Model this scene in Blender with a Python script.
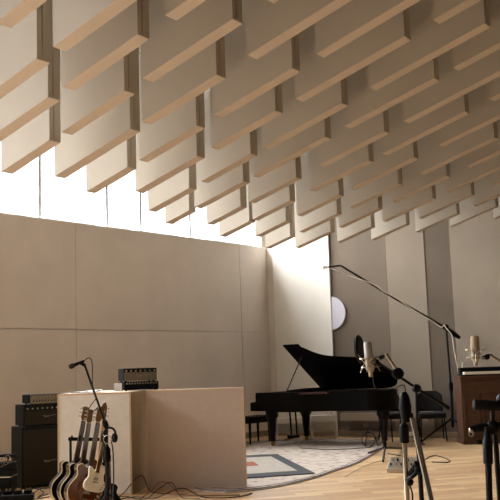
import bpy, bmesh, math, random
from mathutils import Vector, Matrix
for o in list(bpy.data.objects): bpy.data.objects.remove(o)
C = bpy.context.scene.collection
S = bpy.context.scene
random.seed(7)
PI = math.pi
# ---------------------------------------------------------------- camera
F, PITCH, ROLL, EYE = 900.0, math.radians(7.5), math.radians(1.9), 1.5
E0 = Vector((0, 0, EYE))
cd = bpy.data.cameras.new('camera'); cam = bpy.data.objects.new('camera', cd); C.objects.link(cam)
cd.sensor_width = 36; cd.lens = F/500*36; cd.clip_end = 200; cd.clip_start = .05
fw = Vector((0, math.cos(PITCH), math.sin(PITCH))); up0 = Vector((0, -math.sin(PITCH), math.cos(PITCH))); rt0 = Vector((1, 0, 0))
rt = rt0*math.cos(ROLL) - up0*math.sin(ROLL); up = rt0*math.sin(ROLL) + up0*math.cos(ROLL)
cam.matrix_world = Matrix(((rt.x, up.x, -fw.x, 0), (rt.y, up.y, -fw.y, 0), (rt.z, up.z, -fw.z, EYE), (0, 0, 0, 1)))
S.camera = cam
def ray(x, y): return fw + rt*((x-250)/F) + up*((250-y)/F)
def at(x, y, Y):                      # point at distance Y in front of the camera plane
    r = ray(x, y); return E0 + r*(Y/r.y)
def onz(x, y, z=0.0):
    r = ray(x, y); return E0 + r*((z-EYE)/r.z)
# ---------------------------------------------------------------- directions of the room
az = math.radians(39.5); DL = Vector((-math.sin(az), -math.cos(az), 0))      # along the window wall, from the corner
DB = Vector((.829, -.559, 0)).normalized()                                   # along the back wall, from the corner
CO = Vector((.36, 20.65, 0))
NL = Vector((math.cos(az), -math.sin(az), 0))                                # window wall, into the room
NB = Vector((-.559, -.829, 0)).normalized()                                  # back wall, into the room
def online(x, y, P, n):
    r = ray(x, y); return E0 + r*((P-E0).dot(n)/r.dot(n))
# ---------------------------------------------------------------- world, lights, exposure
w = bpy.data.worlds.new('world'); S.world = w; w.use_nodes = True
bg = w.node_tree.nodes['Background']; bg.inputs[0].default_value = (.93, .965, 1, 1); bg.inputs[1].default_value = 2.2
def area(name, loc, aim, sx, sy, power, col):
    l = bpy.data.lights.new(name, 'AREA'); l.shape = 'RECTANGLE'; l.size = sx; l.size_y = sy; l.energy = power; l.color = col
    o = bpy.data.objects.new(name, l); C.objects.link(o); o.location = loc
    o.rotation_euler = (Vector(aim)).to_track_quat('-Z', 'Y').to_euler(); return o
wl = CO + DL*11 - NL*3.0 + Vector((0, 0, 7.6))
area('daylight_outside_windows', wl, NL + Vector((0, 0, -.8)), 27, 6.5, 24000, (.95, .975, 1))
area('fill_light_behind_camera', (-4.5, 1, 4.5), (0.1, 1, -.22), 4, 2, 30, (1, .96, .92))  # weak fill added behind the camera, not a room fixture
area('floor_bounce_fill', (-3.6, 7.2, .06), (.12, .12, 1), 6.5, 4.5, 215, (1, .91, .82))  # added fill standing in for light bounced up off the floor
S.view_settings.view_transform = 'Standard'; S.view_settings.look = 'None'
S.view_settings.gamma = 1; S.view_settings.use_curve_mapping = False
S.view_settings.exposure = 0.0
# ---------------------------------------------------------------- materials
def s2l(c):
    return tuple(((v/255)/12.92 if v/255 <= .04045 else ((v/255+.055)/1.055)**2.4) for v in c) + (1,)
M = {}
def mat(name, rgb, rough=.6, metal=0, noise=0, scale=20, bump=0, coat=0, stretch=(1, 1, 1), spec=.5):
    m = bpy.data.materials.new(name); m.use_nodes = True; nt = m.node_tree; b = nt.nodes['Principled BSDF']
    c = s2l(rgb); b.inputs['Base Color'].default_value = c; b.inputs['Roughness'].default_value = rough
    b.inputs['Metallic'].default_value = metal; b.inputs['Coat Weight'].default_value = coat; b.inputs['Specular IOR Level'].default_value = spec
    if noise or bump:
        tc = nt.nodes.new('ShaderNodeTexCoord'); mp = nt.nodes.new('ShaderNodeMapping'); mp.inputs['Scale'].default_value = stretch
        n = nt.nodes.new('ShaderNodeTexNoise'); n.inputs['Scale'].default_value = scale; n.inputs['Detail'].default_value = 5
        nt.links.new(tc.outputs['Object'], mp.inputs[0]); nt.links.new(mp.outputs[0], n.inputs[0])
        if noise:
            r = nt.nodes.new('ShaderNodeValToRGB')
            r.color_ramp.elements[0].position = .3; r.color_ramp.elements[1].position = .7
            r.color_ramp.elements[0].color = tuple(v*(1-noise) for v in c[:3]) + (1,)
            r.color_ramp.elements[1].color = tuple(min(1, v*(1+noise)) for v in c[:3]) + (1,)
            nt.links.new(n.outputs[0], r.inputs[0]); nt.links.new(r.outputs[0], b.inputs['Base Color'])
        if bump:
            bp = nt.nodes.new('ShaderNodeBump'); bp.inputs['Strength'].default_value = bump; bp.inputs['Distance'].default_value = .01
            nt.links.new(n.outputs[0], bp.inputs['Height']); nt.links.new(bp.outputs[0], b.inputs['Normal'])
    M[name] = m; return m
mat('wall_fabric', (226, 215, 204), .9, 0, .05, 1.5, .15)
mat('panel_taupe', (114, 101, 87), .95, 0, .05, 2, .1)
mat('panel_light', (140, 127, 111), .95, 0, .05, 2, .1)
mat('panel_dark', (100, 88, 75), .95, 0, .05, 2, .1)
mat('white_paint', (235, 230, 220), .8, 0, .02, 3)
mat('deck', (178, 172, 162), .9)
mat('baffle', (180, 171, 156), .75, 0, .05, 1.2, .05)
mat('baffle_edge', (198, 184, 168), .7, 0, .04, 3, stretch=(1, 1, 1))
mat('mullion', (200, 200, 200), .5)
mat('black', (7, 7, 8), .6, 0, .1, 30, spec=.15)
mat('black_metal', (8, 8, 9), .5, 0, spec=.2)
mat('rubber', (9, 9, 10), .8, spec=.1)
mat('piano_black', (3, 3, 4), .3, 0, 0, coat=0, spec=.15)
mat('piano_red', (58, 20, 18), .8)
mat('gold', (160, 120, 55), .35, 1)
mat('ivory', (235, 228, 210), .35)
mat('chrome', (200, 196, 188), .15, 1)
mat('nickel', (170, 162, 148), .35, .85)
mat('grille', (175, 172, 166), .55, .35, .15, 400, .2)
mat('tolex', (9, 9, 10), .65, 0, .15, 90, .3, spec=.2)
mat('grille_cloth', (50, 46, 38), .9, 0, .2, 120, .2, spec=.1, stretch=(1, 1, 4))
mat('silver_panel', (128, 118, 102), .45, .4)
mat('paper', (232, 234, 240), .8)
mat('grey_paper', (150, 152, 156), .8)
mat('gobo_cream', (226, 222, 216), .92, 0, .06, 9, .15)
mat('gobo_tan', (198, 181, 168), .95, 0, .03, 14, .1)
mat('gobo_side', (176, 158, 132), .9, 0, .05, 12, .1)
mat('ply_edge', (208, 184, 156), .6, 0, .1, 10, stretch=(1, 1, 8))
mat('oak_brown', (74, 44, 26), .55, 0, .25, 6, .1, stretch=(1, 1, 7))
mat('sunburst', (98, 52, 24), .2, 0, .2, 3, coat=.6)
mat('dark_burst', (24, 14, 10), .2, 0, .2, 3, coat=.7)
mat('black_blue_reflection', (22, 26, 48), .12, coat=.8)  # dark guitar side with a blue reflection put into its colour
mat('maple', (196, 150, 92), .4, 0, .1, 12, stretch=(1, 1, 6))
mat('head_gold', (112, 82, 48), .35, 0, .2, 20)
mat('rosewood', (58, 36, 24), .5, 0, .2, 20)
mat('cream_binding', (228, 208, 164), .4)
mat('tele_white', (226, 218, 196), .3, coat=.4)
mat('string', (190, 185, 175), .3, 1)
mat('chair_fabric', (26, 25, 25), .95, 0, .2, 60, .2)
mat('white_cable', (225, 218, 202), .5)
mat('black_cable', (14, 14, 15), .6)
mat('orange_cable', (150, 92, 46), .6)
mat('blue_tape', (40, 70, 130), .6)
mat('foam', (14, 15, 17), .95, 0, .2, 300, .3)
mat('lilac_white', (206, 204, 214), .7)
mat('grey_border', (66, 68, 72), .95, 0, .1, 60, .2)
mat('rug_inner', (176, 168, 156), .95, 0, .12, 14, .2)
mat('wall_box', (146, 128, 106), .8)
m = bpy.data.materials.new('pane'); m.use_nodes = True; nt = m.node_tree; nt.nodes.clear()
o_ = nt.nodes.new('ShaderNodeOutputMaterial'); mx = nt.nodes.new('ShaderNodeMixShader'); tr = nt.nodes.new('ShaderNodeBsdfTransparent'); gl = nt.nodes.new('ShaderNodeBsdfGlossy')
gl.inputs['Roughness'].default_value = .05; mx.inputs[0].default_value = .06
nt.links.new(tr.outputs[0], mx.inputs[1]); nt.links.new(gl.outputs[0], mx.inputs[2]); nt.links.new(mx.outputs[0], o_.inputs[0]); M['pane'] = m
# wooden floor
m = bpy.data.materials.new('floor_wood'); m.use_nodes = True; nt = m.node_tree; b = nt.nodes['Principled BSDF']
tc = nt.nodes.new('ShaderNodeTexCoord'); mp = nt.nodes.new('ShaderNodeMapping'); mp.inputs['Rotation'].default_value = (0, 0, math.radians(-14))
br = nt.nodes.new('ShaderNodeTexBrick'); br.offset = .37; br.inputs['Scale'].default_value = 1
br.inputs['Brick Width'].default_value = .85; br.inputs['Row Height'].default_value = .15; br.inputs['Mortar Size'].default_value = .0022
br.inputs['Color1'].default_value = s2l((238, 206, 160)); br.inputs['Color2'].default_value = s2l((200, 156, 110)); br.inputs['Mortar'].default_value = s2l((130, 92, 60))
br.inputs['Bias'].default_value = -.1
ns = nt.nodes.new('ShaderNodeTexNoise'); ns.inputs['Scale'].default_value = 9; mp2 = nt.nodes.new('ShaderNodeMapping'); mp2.inputs['Scale'].default_value = (1, 9, 1)
mix = nt.nodes.new('ShaderNodeMixRGB'); mix.blend_type = 'MULTIPLY'; mix.inputs[0].default_value = .35
rp = nt.nodes.new('ShaderNodeValToRGB'); rp.color_ramp.elements[0].color = (.6, .5, .42, 1); rp.color_ramp.elements[1].color = (1, 1, 1, 1)
nt.links.new(tc.outputs['Object'], mp.inputs[0]); nt.links.new(mp.outputs[0], br.inputs[0]); nt.links.new(mp.outputs[0], mp2.inputs[0])
nt.links.new(mp2.outputs[0], ns.inputs[0]); nt.links.new(ns.outputs[0], rp.inputs[0]); nt.links.new(br.outputs[0], mix.inputs[1]); nt.links.new(rp.outputs[0], mix.inputs[2])
nt.links.new(mix.outputs[0], b.inputs['Base Color']); b.inputs['Roughness'].default_value = .38; M['floor_wood'] = m
# patterned pale rug
m = bpy.data.materials.new('rug_pattern'); m.use_nodes = True; nt = m.node_tree; b = nt.nodes['Principled BSDF']
tc = nt.nodes.new('ShaderNodeTexCoord'); v = nt.nodes.new('ShaderNodeTexVoronoi'); v.inputs['Scale'].default_value = 3.2
n = nt.nodes.new('ShaderNodeTexNoise'); n.inputs['Scale'].default_value = 7; n.inputs['Detail'].default_value = 8
r1 = nt.nodes.new('ShaderNodeValToRGB'); e = r1.color_ramp.elements; e[0].color = s2l((150, 112, 112)); e[0].position = .3; e[1].color = s2l((204, 192, 178)); e[1].position = .5
r2 = nt.nodes.new('ShaderNodeValToRGB'); e = r2.color_ramp.elements; e[0].color = s2l((140, 134, 150)); e[0].position = .0; e[1].color = (1, 1, 1, 1); e[1].position = .22
mix = nt.nodes.new('ShaderNodeMixRGB'); mix.blend_type = 'MULTIPLY'; mix.inputs[0].default_value = .35
nt.links.new(tc.outputs['Object'], v.inputs[0]); nt.links.new(tc.outputs['Object'], n.inputs[0]); nt.links.new(n.outputs[0], r1.inputs[0]); nt.links.new(v.outputs[0], r2.inputs[0])
nt.links.new(r1.outputs[0], mix.inputs[1]); nt.links.new(r2.outputs[0], mix.inputs[2]); nt.links.new(mix.outputs[0], b.inputs['Base Color']); b.inputs['Roughness'].default_value = .95
M['rug_pattern'] = m
mat('rug_line', (108, 100, 116), .95)
# ---------------------------------------------------------------- helpers
def tag(o, label=None, cat=None, group=None, kind=None):
    if label: o['label'] = label
    if cat: o['category'] = cat
    if group: o['group'] = group
    if kind: o['kind'] = kind
    return o
def thing(name, loc, label, cat, rz=0, group=None, mw=None):
    o = bpy.data.objects.new(name, None); C.objects.link(o); o.empty_display_size = .1
    if mw is None: mw = Matrix.Translation(Vector(loc)) @ Matrix.Rotation(rz, 4, 'Z')
    o.matrix_world = mw; o['_'] = 0; del o['_']
    ROOT[o.name] = mw.copy()
    return tag(o, label, cat, group)
ROOT = {}
class MB:
    def __init__(s): s.v = []; s.f = []
    def add(s, vs, fs):
        k = len(s.v); s.v += [Vector(p) for p in vs]; s.f += [tuple(i+k for i in q) for q in fs]; return s
    def box(s, c, size, R=None):
        c = Vector(c); h = Vector(size)/2; vs = []
        for x in (-1, 1):
            for y in (-1, 1):
                for z in (-1, 1):
                    p = Vector((x*h.x, y*h.y, z*h.z)); vs.append(c + (R @ p if R else p))
        return s.add(vs, [(0, 1, 3, 2), (4, 6, 7, 5), (0, 4, 5, 1), (2, 3, 7, 6), (0, 2, 6, 4), (1, 5, 7, 3)])
    def hexa(s, b, t):            # two quads, bottom and top
        return s.add(list(b)+list(t), [(3, 2, 1, 0), (4, 5, 6, 7), (0, 1, 5, 4), (1, 2, 6, 5), (2, 3, 7, 6), (3, 0, 4, 7)])
    def prism(s, poly, z0, z1):
        n = len(poly); vs = [(p[0], p[1], z0 if not callable(z0) else z0(p)) for p in poly] + [(p[0], p[1], z1 if not callable(z1) else z1(p)) for p in poly]
        return s.add(vs, [tuple(range(n-1, -1, -1)), tuple(range(n, 2*n))] + [(i, (i+1) % n, n+(i+1) % n, n+i) for i in range(n)])
    def prismM(s, poly, t0, t1, mw):   # polygon in xy of frame mw, extruded along its z
        n = len(poly); vs = [mw @ Vector((p[0], p[1], t0)) for p in poly] + [mw @ Vector((p[0], p[1], t1)) for p in poly]
        return s.add(vs, [tuple(range(n-1, -1, -1)), tuple(range(n, 2*n))] + [(i, (i+1) % n, n+(i+1) % n, n+i) for i in range(n)])
    def tube(s, pts, r, n=10, closed=False):
        pts = [Vector(p) for p in pts]; m = len(pts); rr = r if isinstance(r, (list, tuple)) else [r]*m; vs = []; prev = None
        for i, p in enumerate(pts):
            if closed: d = pts[(i+1) % m] - pts[i-1]
            else: d = pts[min(i+1, m-1)] - pts[max(i-1, 0)]
            d.normalize()
            if prev is None:
                a = Vector((0, 0, 1)) if abs(d.z) < .9 else Vector((1, 0, 0)); u = d.cross(a).normalized()
            else:
                u = prev - d*prev.dot(d); u.normalize()
            prev = u; q = d.cross(u)
            for k in range(n):
                t = 2*PI*k/n; vs.append(p + (u*math.cos(t) + q*math.sin(t))*rr[i])
        fs = []
        for i in range(m if closed else m-1):
            j = (i+1) % m
            for k in range(n): fs.append((i*n+k, i*n+(k+1) % n, j*n+(k+1) % n, j*n+k))
        if not closed: fs += [tuple(range(n-1, -1, -1)), tuple((m-1)*n+k for k in range(n))]
        return s.add(vs, fs)
    def ring(s, c, nrm, R, r, n=24, m=6):
        nrm = Vector(nrm).normalized(); a = Vector((0, 0, 1)) if abs(nrm.z) < .9 else Vector((1, 0, 0)); u = nrm.cross(a).normalized(); q = nrm.cross(u); c = Vector(c)
        return s.tube([c + (u*math.cos(2*PI*i/n) + q*math.sin(2*PI*i/n))*R for i in range(n)], r, m, True)
    def lathe(s, a, b, prof, n=20):       # prof = [(t along a->b in 0..1, radius)]
        a, b = Vector(a), Vector(b); return s.tube([a.lerp(b, t) for t, _ in prof], [r for _, r in prof], n)
    def ball(s, c, r, n=12, sc=(1, 1, 1)):
        c = Vector(c); vs = [c + Vector((0, 0, r*sc[2]))]
        for i in range(1, n//2):
            ph = PI*i/(n//2)
            for k in range(n): th = 2*PI*k/n; vs.append(c + Vector((r*sc[0]*math.sin(ph)*math.cos(th), r*sc[1]*math.sin(ph)*math.sin(th), r*sc[2]*math.cos(ph))))
        vs.append(c - Vector((0, 0, r*sc[2]))); L = len(vs)-1; fs = [(0, 1+k, 1+(k+1) % n) for k in range(n)]
        for i in range(n//2-2):
            for k in range(n): fs.append((1+i*n+k, 1+(i+1)*n+k, 1+(i+1)*n+(k+1) % n, 1+i*n+(k+1) % n))
        fs += [(L, 1+(n//2-2)*n+(k+1) % n, 1+(n//2-2)*n+k) for k in range(n)]
        return s.add(vs, fs)
    def build(s, name, material, parent=None, world=True, bevel=0, smooth=True, origin=None):
        me = bpy.data.meshes.new(name); vs = s.v
        o = bpy.data.objects.new(name, me); C.objects.link(o)
        if parent is not None:
            if world:
                inv = ROOT[parent.name].inverted(); vs = [inv @ p for p in vs]
            o.parent = parent
            ROOT[o.name] = ROOT[parent.name]
        else:
            if origin is None:
                zmin = min(p.z for p in vs); n_ = len(vs); origin = Vector((sum(p.x for p in vs)/n_, sum(p.y for p in vs)/n_, zmin))
            origin = Vector(origin); vs = [p - origin for p in vs]; o.location = origin; ROOT[o.name] = Matrix.Translation(origin)
        me.from_pydata([tuple(p) for p in vs], [], s.f); me.update()
        bm = bmesh.new(); bm.from_mesh(me); bmesh.ops.recalc_face_normals(bm, faces=bm.faces)
        if smooth:
            for f in bm.faces: f.smooth = True
        bm.to_mesh(me); bm.free()
        if smooth:
            try: me.set_sharp_from_angle(angle=math.radians(35))
            except Exception: pass
        me.materials.append(M[material])
        if bevel:
            b = o.modifiers.new('bevel', 'BEVEL'); b.width = bevel; b.segments = 2; b.limit_method = 'ANGLE'
        return o
def struct(o): o['kind'] = 'structure'; return o
def smoothpts(pts, k=6):
    pts = [Vector(p) for p in pts]; out = []
    for i in range(len(pts)-1):
        p0 = pts[max(i-1, 0)]; p1 = pts[i]; p2 = pts[i+1]; p3 = pts[min(i+2, len(pts)-1)]
        for j in range(k):
            t = j/k; out.append(.5*((2*p1) + (p2-p0)*t + (2*p0-5*p1+4*p2-p3)*t*t + (3*p1-p0-3*p2+p3)*t**3))
    return out + [pts[-1]]
# ---------------------------------------------------------------- ceiling plane
azD, sl = math.radians(-55.6), math.radians(-16.6)
D = Vector((math.sin(azD)*math.cos(sl), math.cos(azD)*math.cos(sl), math.sin(sl)))
W = Vector((math.sin(azD+PI/2), math.cos(azD+PI/2), 0))
N = W.cross(D)
if N.z < 0: N = -N
K = 4.3/6
HN, BH, TH = 4.3, 1.25, .158
def zc(p): return EYE + (HN - N.x*p[0] - N.y*p[1])/N.z
def zr(p): return 5.9 + .25*max(0, (p[0]-CO.x)*NL.x + (p[1]-CO.y)*NL.y)
def grid(a, w_): return E0 + D*a + W*w_ + N*HN
# ---------------------------------------------------------------- setting
R0 = CO + DL*27; R1 = CO + DB*19; R2 = R0 + DB*19
MB().prism([CO - DB*.6, R0 - DB*.6, R2, R1 - NB*.5, CO - NB*.5 - DB*.6], -.2, 0).build('floor', 'floor_wood', smooth=False, origin=(0, 0, -.2)); struct(bpy.data.objects['floor'])
o = MB().prism([(p.x, p.y) for p in (CO - DB*.45 - NB*.4, R0 - DB*.45, R2, R1 - NB*.4)], lambda p: zr(p), lambda p: zr(p)+.2).build('ceiling', 'deck', smooth=False, origin=(0, 0, 0)); struct(o)
# window wall: backing and fabric panels with gaps
WT = 4.23
mb = MB(); mb.hexa([CO, CO+DL*27, CO+DL*27-NL*.4, CO-NL*.4], [p + Vector((0, 0, WT-.015)) for p in (CO, CO+DL*27, CO+DL*27-NL*.4, CO-NL*.4)])
def wallx(x, y=300): P = online(x, y, CO, NL); return (P-CO).dot(DL)
s1, s2 = wallx(239.5), wallx(74.5)
cuts = [0.0, s1, s2, s2+(s2-s1), s2+2*(s2-s1), 27]
ZS = [.12, 2.3, WT]
for i in range(len(cuts)-1):
    for j in range(2):
        a0, a1 = cuts[i]+.005, cuts[i+1]-.005; z0, z1 = ZS[j]+.007, ZS[j+1]-(.007 if j == 0 else 0)
        q = [CO+DL*a0+NL*.04, CO+DL*a1+NL*.04, CO+DL*a1, CO+DL*a0]
        mb.hexa([p+Vector((0, 0, z0)) for p in q], [p+Vector((0, 0, z1)) for p in q])
struct(mb.build('wall_left', 'wall_fabric', smooth=False, origin=(CO.x, CO.y, 0)))
mb = MB(); mb.hexa([p+Vector((0, 0, WT)) for p in (CO+NL*.045, CO+DL*27+NL*.045, CO+DL*27-NL*.45, CO-NL*.45)], [p + Vector((0, 0, WT+.03)) for p in (CO+NL*.045, CO+DL*27+NL*.045, CO+DL*27-NL*.45, CO-NL*.45)])
struct(mb.build('trim_1', 'white_paint', smooth=False))
# clerestory windows between fins
fins = [.12] + [wallx(x, 200) for x in (206, 190, 141, 107.5, 40.5)]
st = fins[-1]-fins[-2]
while fins[-1] + st < 26.5: fins.append(fins[-1]+st)
WZ = WT+.03
for i, s in enumerate(fins):
    wd = .03 if i in (1,) else .05
    mb = MB(); p0 = CO+DL*(s-wd/2)-NL*.02; p1 = CO+DL*(s+wd/2)-NL*.02; q = [p0, p1, p1-NL*.30, p0-NL*.30]
    zt = [zr(p) for p in q]; mb.hexa([p+Vector((0, 0, WZ)) for p in q], [p+Vector((0, 0, z)) for p, z in zip(q, zt)])
    if i < len(fins)-1:       # rail and pane
        f = struct(mb.build('window_%d' % (i+1), 'mullion', smooth=False))
        pn = MB(); a0 = CO+DL*(s+wd/2)-NL*.2; a1 = CO+DL*(fins[i+1]-.045)-NL*.2; q = [a0, a1, a1-NL*.01, a0-NL*.01]
        pn.hexa([p+Vector((0, 0, WZ)) for p in q], [p+Vector((0, 0, zr(p))) for p in q]); pn.build('pane', 'pane', f, smooth=False)
    else: struct(mb.build('trim_2', 'mullion', smooth=False))
# back wall with fabric panels
def bx(x, y=300): P = online(x, y, CO, NB); return (P-CO).dot(DB)
q = [CO-DB*.2, CO+DB*19, CO+DB*19-NB*.3, CO-NB*.3-DB*.2]
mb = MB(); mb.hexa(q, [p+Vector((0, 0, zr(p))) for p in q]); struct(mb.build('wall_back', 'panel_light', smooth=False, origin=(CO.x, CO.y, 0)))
def bpanel(name, x0, x1, t, mtl, z0=.12, s0=None):
    a0 = bx(x0) if s0 is None else s0; a1 = bx(x1)
    if s0 is None:   # face edges measured on the front of the panel
        a0 = (online(x0, 300, CO+NB*t, NB)-CO).dot(DB)
    a1 = (online(x1, 300, CO+NB*t, NB)-CO).dot(DB)
    q = [CO+DB*a0+NB*t, CO+DB*a1+NB*t, CO+DB*a1+NB*.002, CO+DB*a0+NB*.002]
    mb = MB(); mb.hexa([p+Vector((0, 0, z0)) for p in q], [p+Vector((0, 0, zr(p)-.02)) for p in q]); return struct(mb.build(name, mtl, smooth=False))
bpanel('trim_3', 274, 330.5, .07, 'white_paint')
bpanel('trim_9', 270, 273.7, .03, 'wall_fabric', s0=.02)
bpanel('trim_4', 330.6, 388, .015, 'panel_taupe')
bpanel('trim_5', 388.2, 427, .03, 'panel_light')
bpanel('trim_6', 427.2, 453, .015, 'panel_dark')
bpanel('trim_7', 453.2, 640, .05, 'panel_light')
for nm, dvec, nvec, ln in (('baseboard_left', DL, NL, 27), ('baseboard_back', DB, NB, 19)):
    q = [CO+nvec*.06, CO+dvec*ln+nvec*.06, CO+dvec*ln, CO]
    if nm == 'baseboard_back': q = [p + NB*.03 if i < 2 else p for i, p in enumerate(q)]
    mb = MB(); mb.hexa([p+Vector((0, 0, .0)) for p in q], [p+Vector((0, 0, .12)) for p in q]); struct(mb.build(nm, 'wall_box', smooth=False))
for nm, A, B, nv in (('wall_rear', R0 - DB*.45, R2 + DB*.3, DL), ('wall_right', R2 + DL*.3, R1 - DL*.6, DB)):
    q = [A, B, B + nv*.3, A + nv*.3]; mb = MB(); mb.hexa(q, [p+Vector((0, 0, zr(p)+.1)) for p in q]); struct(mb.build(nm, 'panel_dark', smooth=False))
# ---------------------------------------------------------------- ceiling baffles, in rows (w) with spans (a0 high end, a1 window end)
rows = [
 (5.50, [(1.3, 3.2), (3.7, 5.2)]),
 (6.42, [(.4, 2.2), (2.7, 4.3), (4.7, 6.3)]),
 (7.32, [(.8, 2.6), (3.1, 4.7), (5.0, 6.35), (6.64, 7.9)]),
 (8.07, [(1.4, 3.1), (3.5, 5.16), (5.62, 7.00), (7.28, 8.55)]),
 (8.92, [(.2, 2.0), (2.4, 4.24), (4.74, 6.33), (6.67, 7.96), (8.21, 9.31)]),
 (9.85, [(.8, 2.7), (3.2, 5.18), (5.74, 7.20), (7.44, 9.13)]),
 (10.80, [(.3, 2.1), (2.6, 4.62), (5.04, 6.55), (6.90, 8.15), (8.41, 9.39)]),
 (11.70, [(1.1, 3.13), (3.60, 5.57), (5.97, 7.31), (7.63, 9.08)]),
 (12.64, [(.2, 2.2), (2.68, 4.72), (5.25, 6.90), (7.16, 8.31), (8.59, 9.62)]),
 (13.52, [(1.5, 3.59), (3.94, 5.70), (6.12, 7.75), (7.98, 9.19), (9.33, 9.96)]),
 (14.55, [(.6, 2.5), (2.95, 5.03), (5.44, 6.90), (7.43, 8.60), (8.81, 9.70)]),
 (15.50, [(1.7, 3.71), (4.20, 5.99), (6.29, 7.71), (8.21, 9.19), (9.28, 10.10)]),
 (16.50, [(.8, 2.8), (3.2, 5.18), (5.76, 7.28), (7.58, 8.68), (8.98, 9.84)]),
 (17.55, [(1.9, 3.95), (4.39, 6.12), (6.65, 7.92), (8.25, 9.31), (9.56, 10.29)]),
 (18.50, [(1.1, 3.0), (3.4, 5.42), (5.90, 7.29), (7.66, 8.76), (9.00, 10.04)]),
 (19.55, [(2.2, 4.2), (4.7, 6.38), (6.73, 8.10), (8.43, 9.42)]),
 (20.60, [(1.6, 3.3), (3.8, 5.64), (6.15, 7.60), (7.96, 8.99)]),
 (21.65, [(2.6, 4.3), (4.8, 6.51), (6.99, 8.19)]),
 (22.55, [(1.9, 3.6), (4.1, 5.85), (6.24, 7.57)]),
 (23.64, [(3.1, 4.8), (5.2, 6.72)]),
]
ORD = ['first', 'second', 'third', 'fourth', 'fifth', 'sixth', 'seventh', 'eighth', 'ninth', 'tenth', 'eleventh', 'twelfth', 'thirteenth', 'fourteenth', 'fifteenth', 'sixteenth', 'seventeenth', 'eighteenth', 'nineteenth', 'twentieth']
def proj(P):
    d = P-E0; z = d.dot(fw); return 250+F*d.dot(rt)/z, 250-F*d.dot(up)/z, z
vis = []
for w_, sp in [(w_*K, [(p*K, q*K) for p, q in sp]) for w_, sp in rows]:
    keep = []
    for a0, a1 in sp:
        pts = [grid(a, ww) + Vector((0, 0, h)) for a in (a0, a1) for ww in (w_, w_+TH) for h in (0, BH*.5)]
        pp = [proj(p) for p in pts]
        if min(p[2] for p in pp) > .5 and max(p[0] for p in pp) > 0 and min(p[0] for p in pp) < 500 and max(p[1] for p in pp) > 0: keep.append((a0, a1))
    vis.append((w_, keep))
vis = [v for v in vis if v[1]]
for ri, (w_, sp) in enumerate(vis):
    sp = sorted(sp, key=lambda s: -s[1])
    for k, (a0, a1) in enumerate(sp):
        def sec(aa, ab, w0, w1, lift=0):
            b_ = [grid(aa, w0), grid(ab, w0), grid(ab, w1), grid(aa, w1)]
            return [p + Vector((0, 0, lift)) for p in b_], [p+Vector((0, 0, BH)) for p in b_]
        mb = MB(); g = .03
        mb.hexa(*sec(a0+g, a1, w_, w_+TH)); mb.hexa(*sec(a0, a0+g, w_, w_+TH*.36)); mb.hexa(*sec(a0, a0+g, w_+TH*.44, w_+TH))
        mb.hexa(*[x for x in (lambda q: (q[0], [p+Vector((0, 0, .02)) for p in q[0]]))(sec(a0, a0+g, w_+TH*.36, w_+TH*.44))])
        o = mb.build('ceiling_baffle', 'baffle', smooth=False, origin=grid(a0, w_)+Vector((0, 0, BH)))
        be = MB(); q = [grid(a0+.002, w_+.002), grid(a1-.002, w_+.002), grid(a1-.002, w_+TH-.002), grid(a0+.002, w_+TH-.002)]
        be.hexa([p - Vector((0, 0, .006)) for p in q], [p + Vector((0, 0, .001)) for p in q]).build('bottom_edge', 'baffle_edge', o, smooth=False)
        for aa in (a0 + (a1-a0)*.2, a0 + (a1-a0)*.8):
            p = grid(aa, w_+TH/2); MB().tube([p + Vector((0, 0, BH-.02)), (p.x, p.y, zr(p)+.01)], .008, 6).build('hanger', 'black_metal', o)
        pos = 'lowest, window end,' if k == 0 else '%s up from window end' % ORD[k]
        tag(o, 'beige ceiling baffle, %s of %s row from the left' % (pos, ORD[ri]), 'ceiling baffle', 'beige baffles hanging in sloping rows from the ceiling')
# ================================================================ OBJECTS
def P(x, y, Y): return at(x, y, Y)
def frame(origin, xa, ya):            # local x, y axes (z = x cross y)
    x = Vector(xa).normalized(); y = Vector(ya); y = (y - x*y.dot(x)).normalized(); z = x.cross(y)
    return Matrix(((x.x, y.x, z.x, origin[0]), (x.y, y.y, z.y, origin[1]), (x.z, y.z, z.z, origin[2]), (0, 0, 0, 1)))
def RZ(a): return Matrix.Rotation(a, 3, 'Z')
# ---------------- round rug and bordered rug
def blob(c, rx, ry, a, n=64): return [(c.x + rx*math.cos(2*PI*i/n)*math.cos(a) - ry*math.sin(2*PI*i/n)*math.sin(a), c.y + rx*math.cos(2*PI*i/n)*math.sin(a) + ry*math.sin(2*PI*i/n)*math.cos(a)) for i in range(n)]
# rug outline traced on the floor, front edge wavy
fr = [(225, 493.5), (262, 490), (290, 485), (312, 479.5), (334, 472), (352, 466), (368, 458), (381, 450), (386, 444), (378, 441.5), (350, 440.2), (320, 440.2), (280, 441), (235, 444), (200, 450), (176, 460), (172, 475), (190, 489)]
rp_ = smoothpts([onz(x, y) for x, y in fr + [fr[0]]], 5)[:-1]
rc = sum((Vector(p) for p in rp_), Vector())/len(rp_)
rug = MB().prism([(p.x, p.y) for p in rp_], .001, .014).build('rug', 'rug_pattern', smooth=False, origin=(rc.x, rc.y, 0))
tag(rug, 'pale faded patterned rug with a curved edge under the piano', 'rug')
for k, sc in ((0, .985), (1, .93)):
    MB().tube([rc + (Vector((p.x, p.y, 0))-rc)*sc + Vector((0, 0, .013)) for p in rp_], .012 if k == 0 else .007, 4, True).build('border_line', 'rug_line', rug, smooth=False)
g0, g1, g2, g3 = onz(315, 475, .0), onz(277, 455.5, .0), onz(205, 459, .0), onz(215, 482, .0)
gr = MB().prism([(p.x, p.y) for p in (g0, g1, g2, g3)], .0145, .028).build('rug', 'grey_border', smooth=False)
tag(gr, 'small rug with a dark grey border lying on the pale patterned rug', 'rug')
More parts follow.
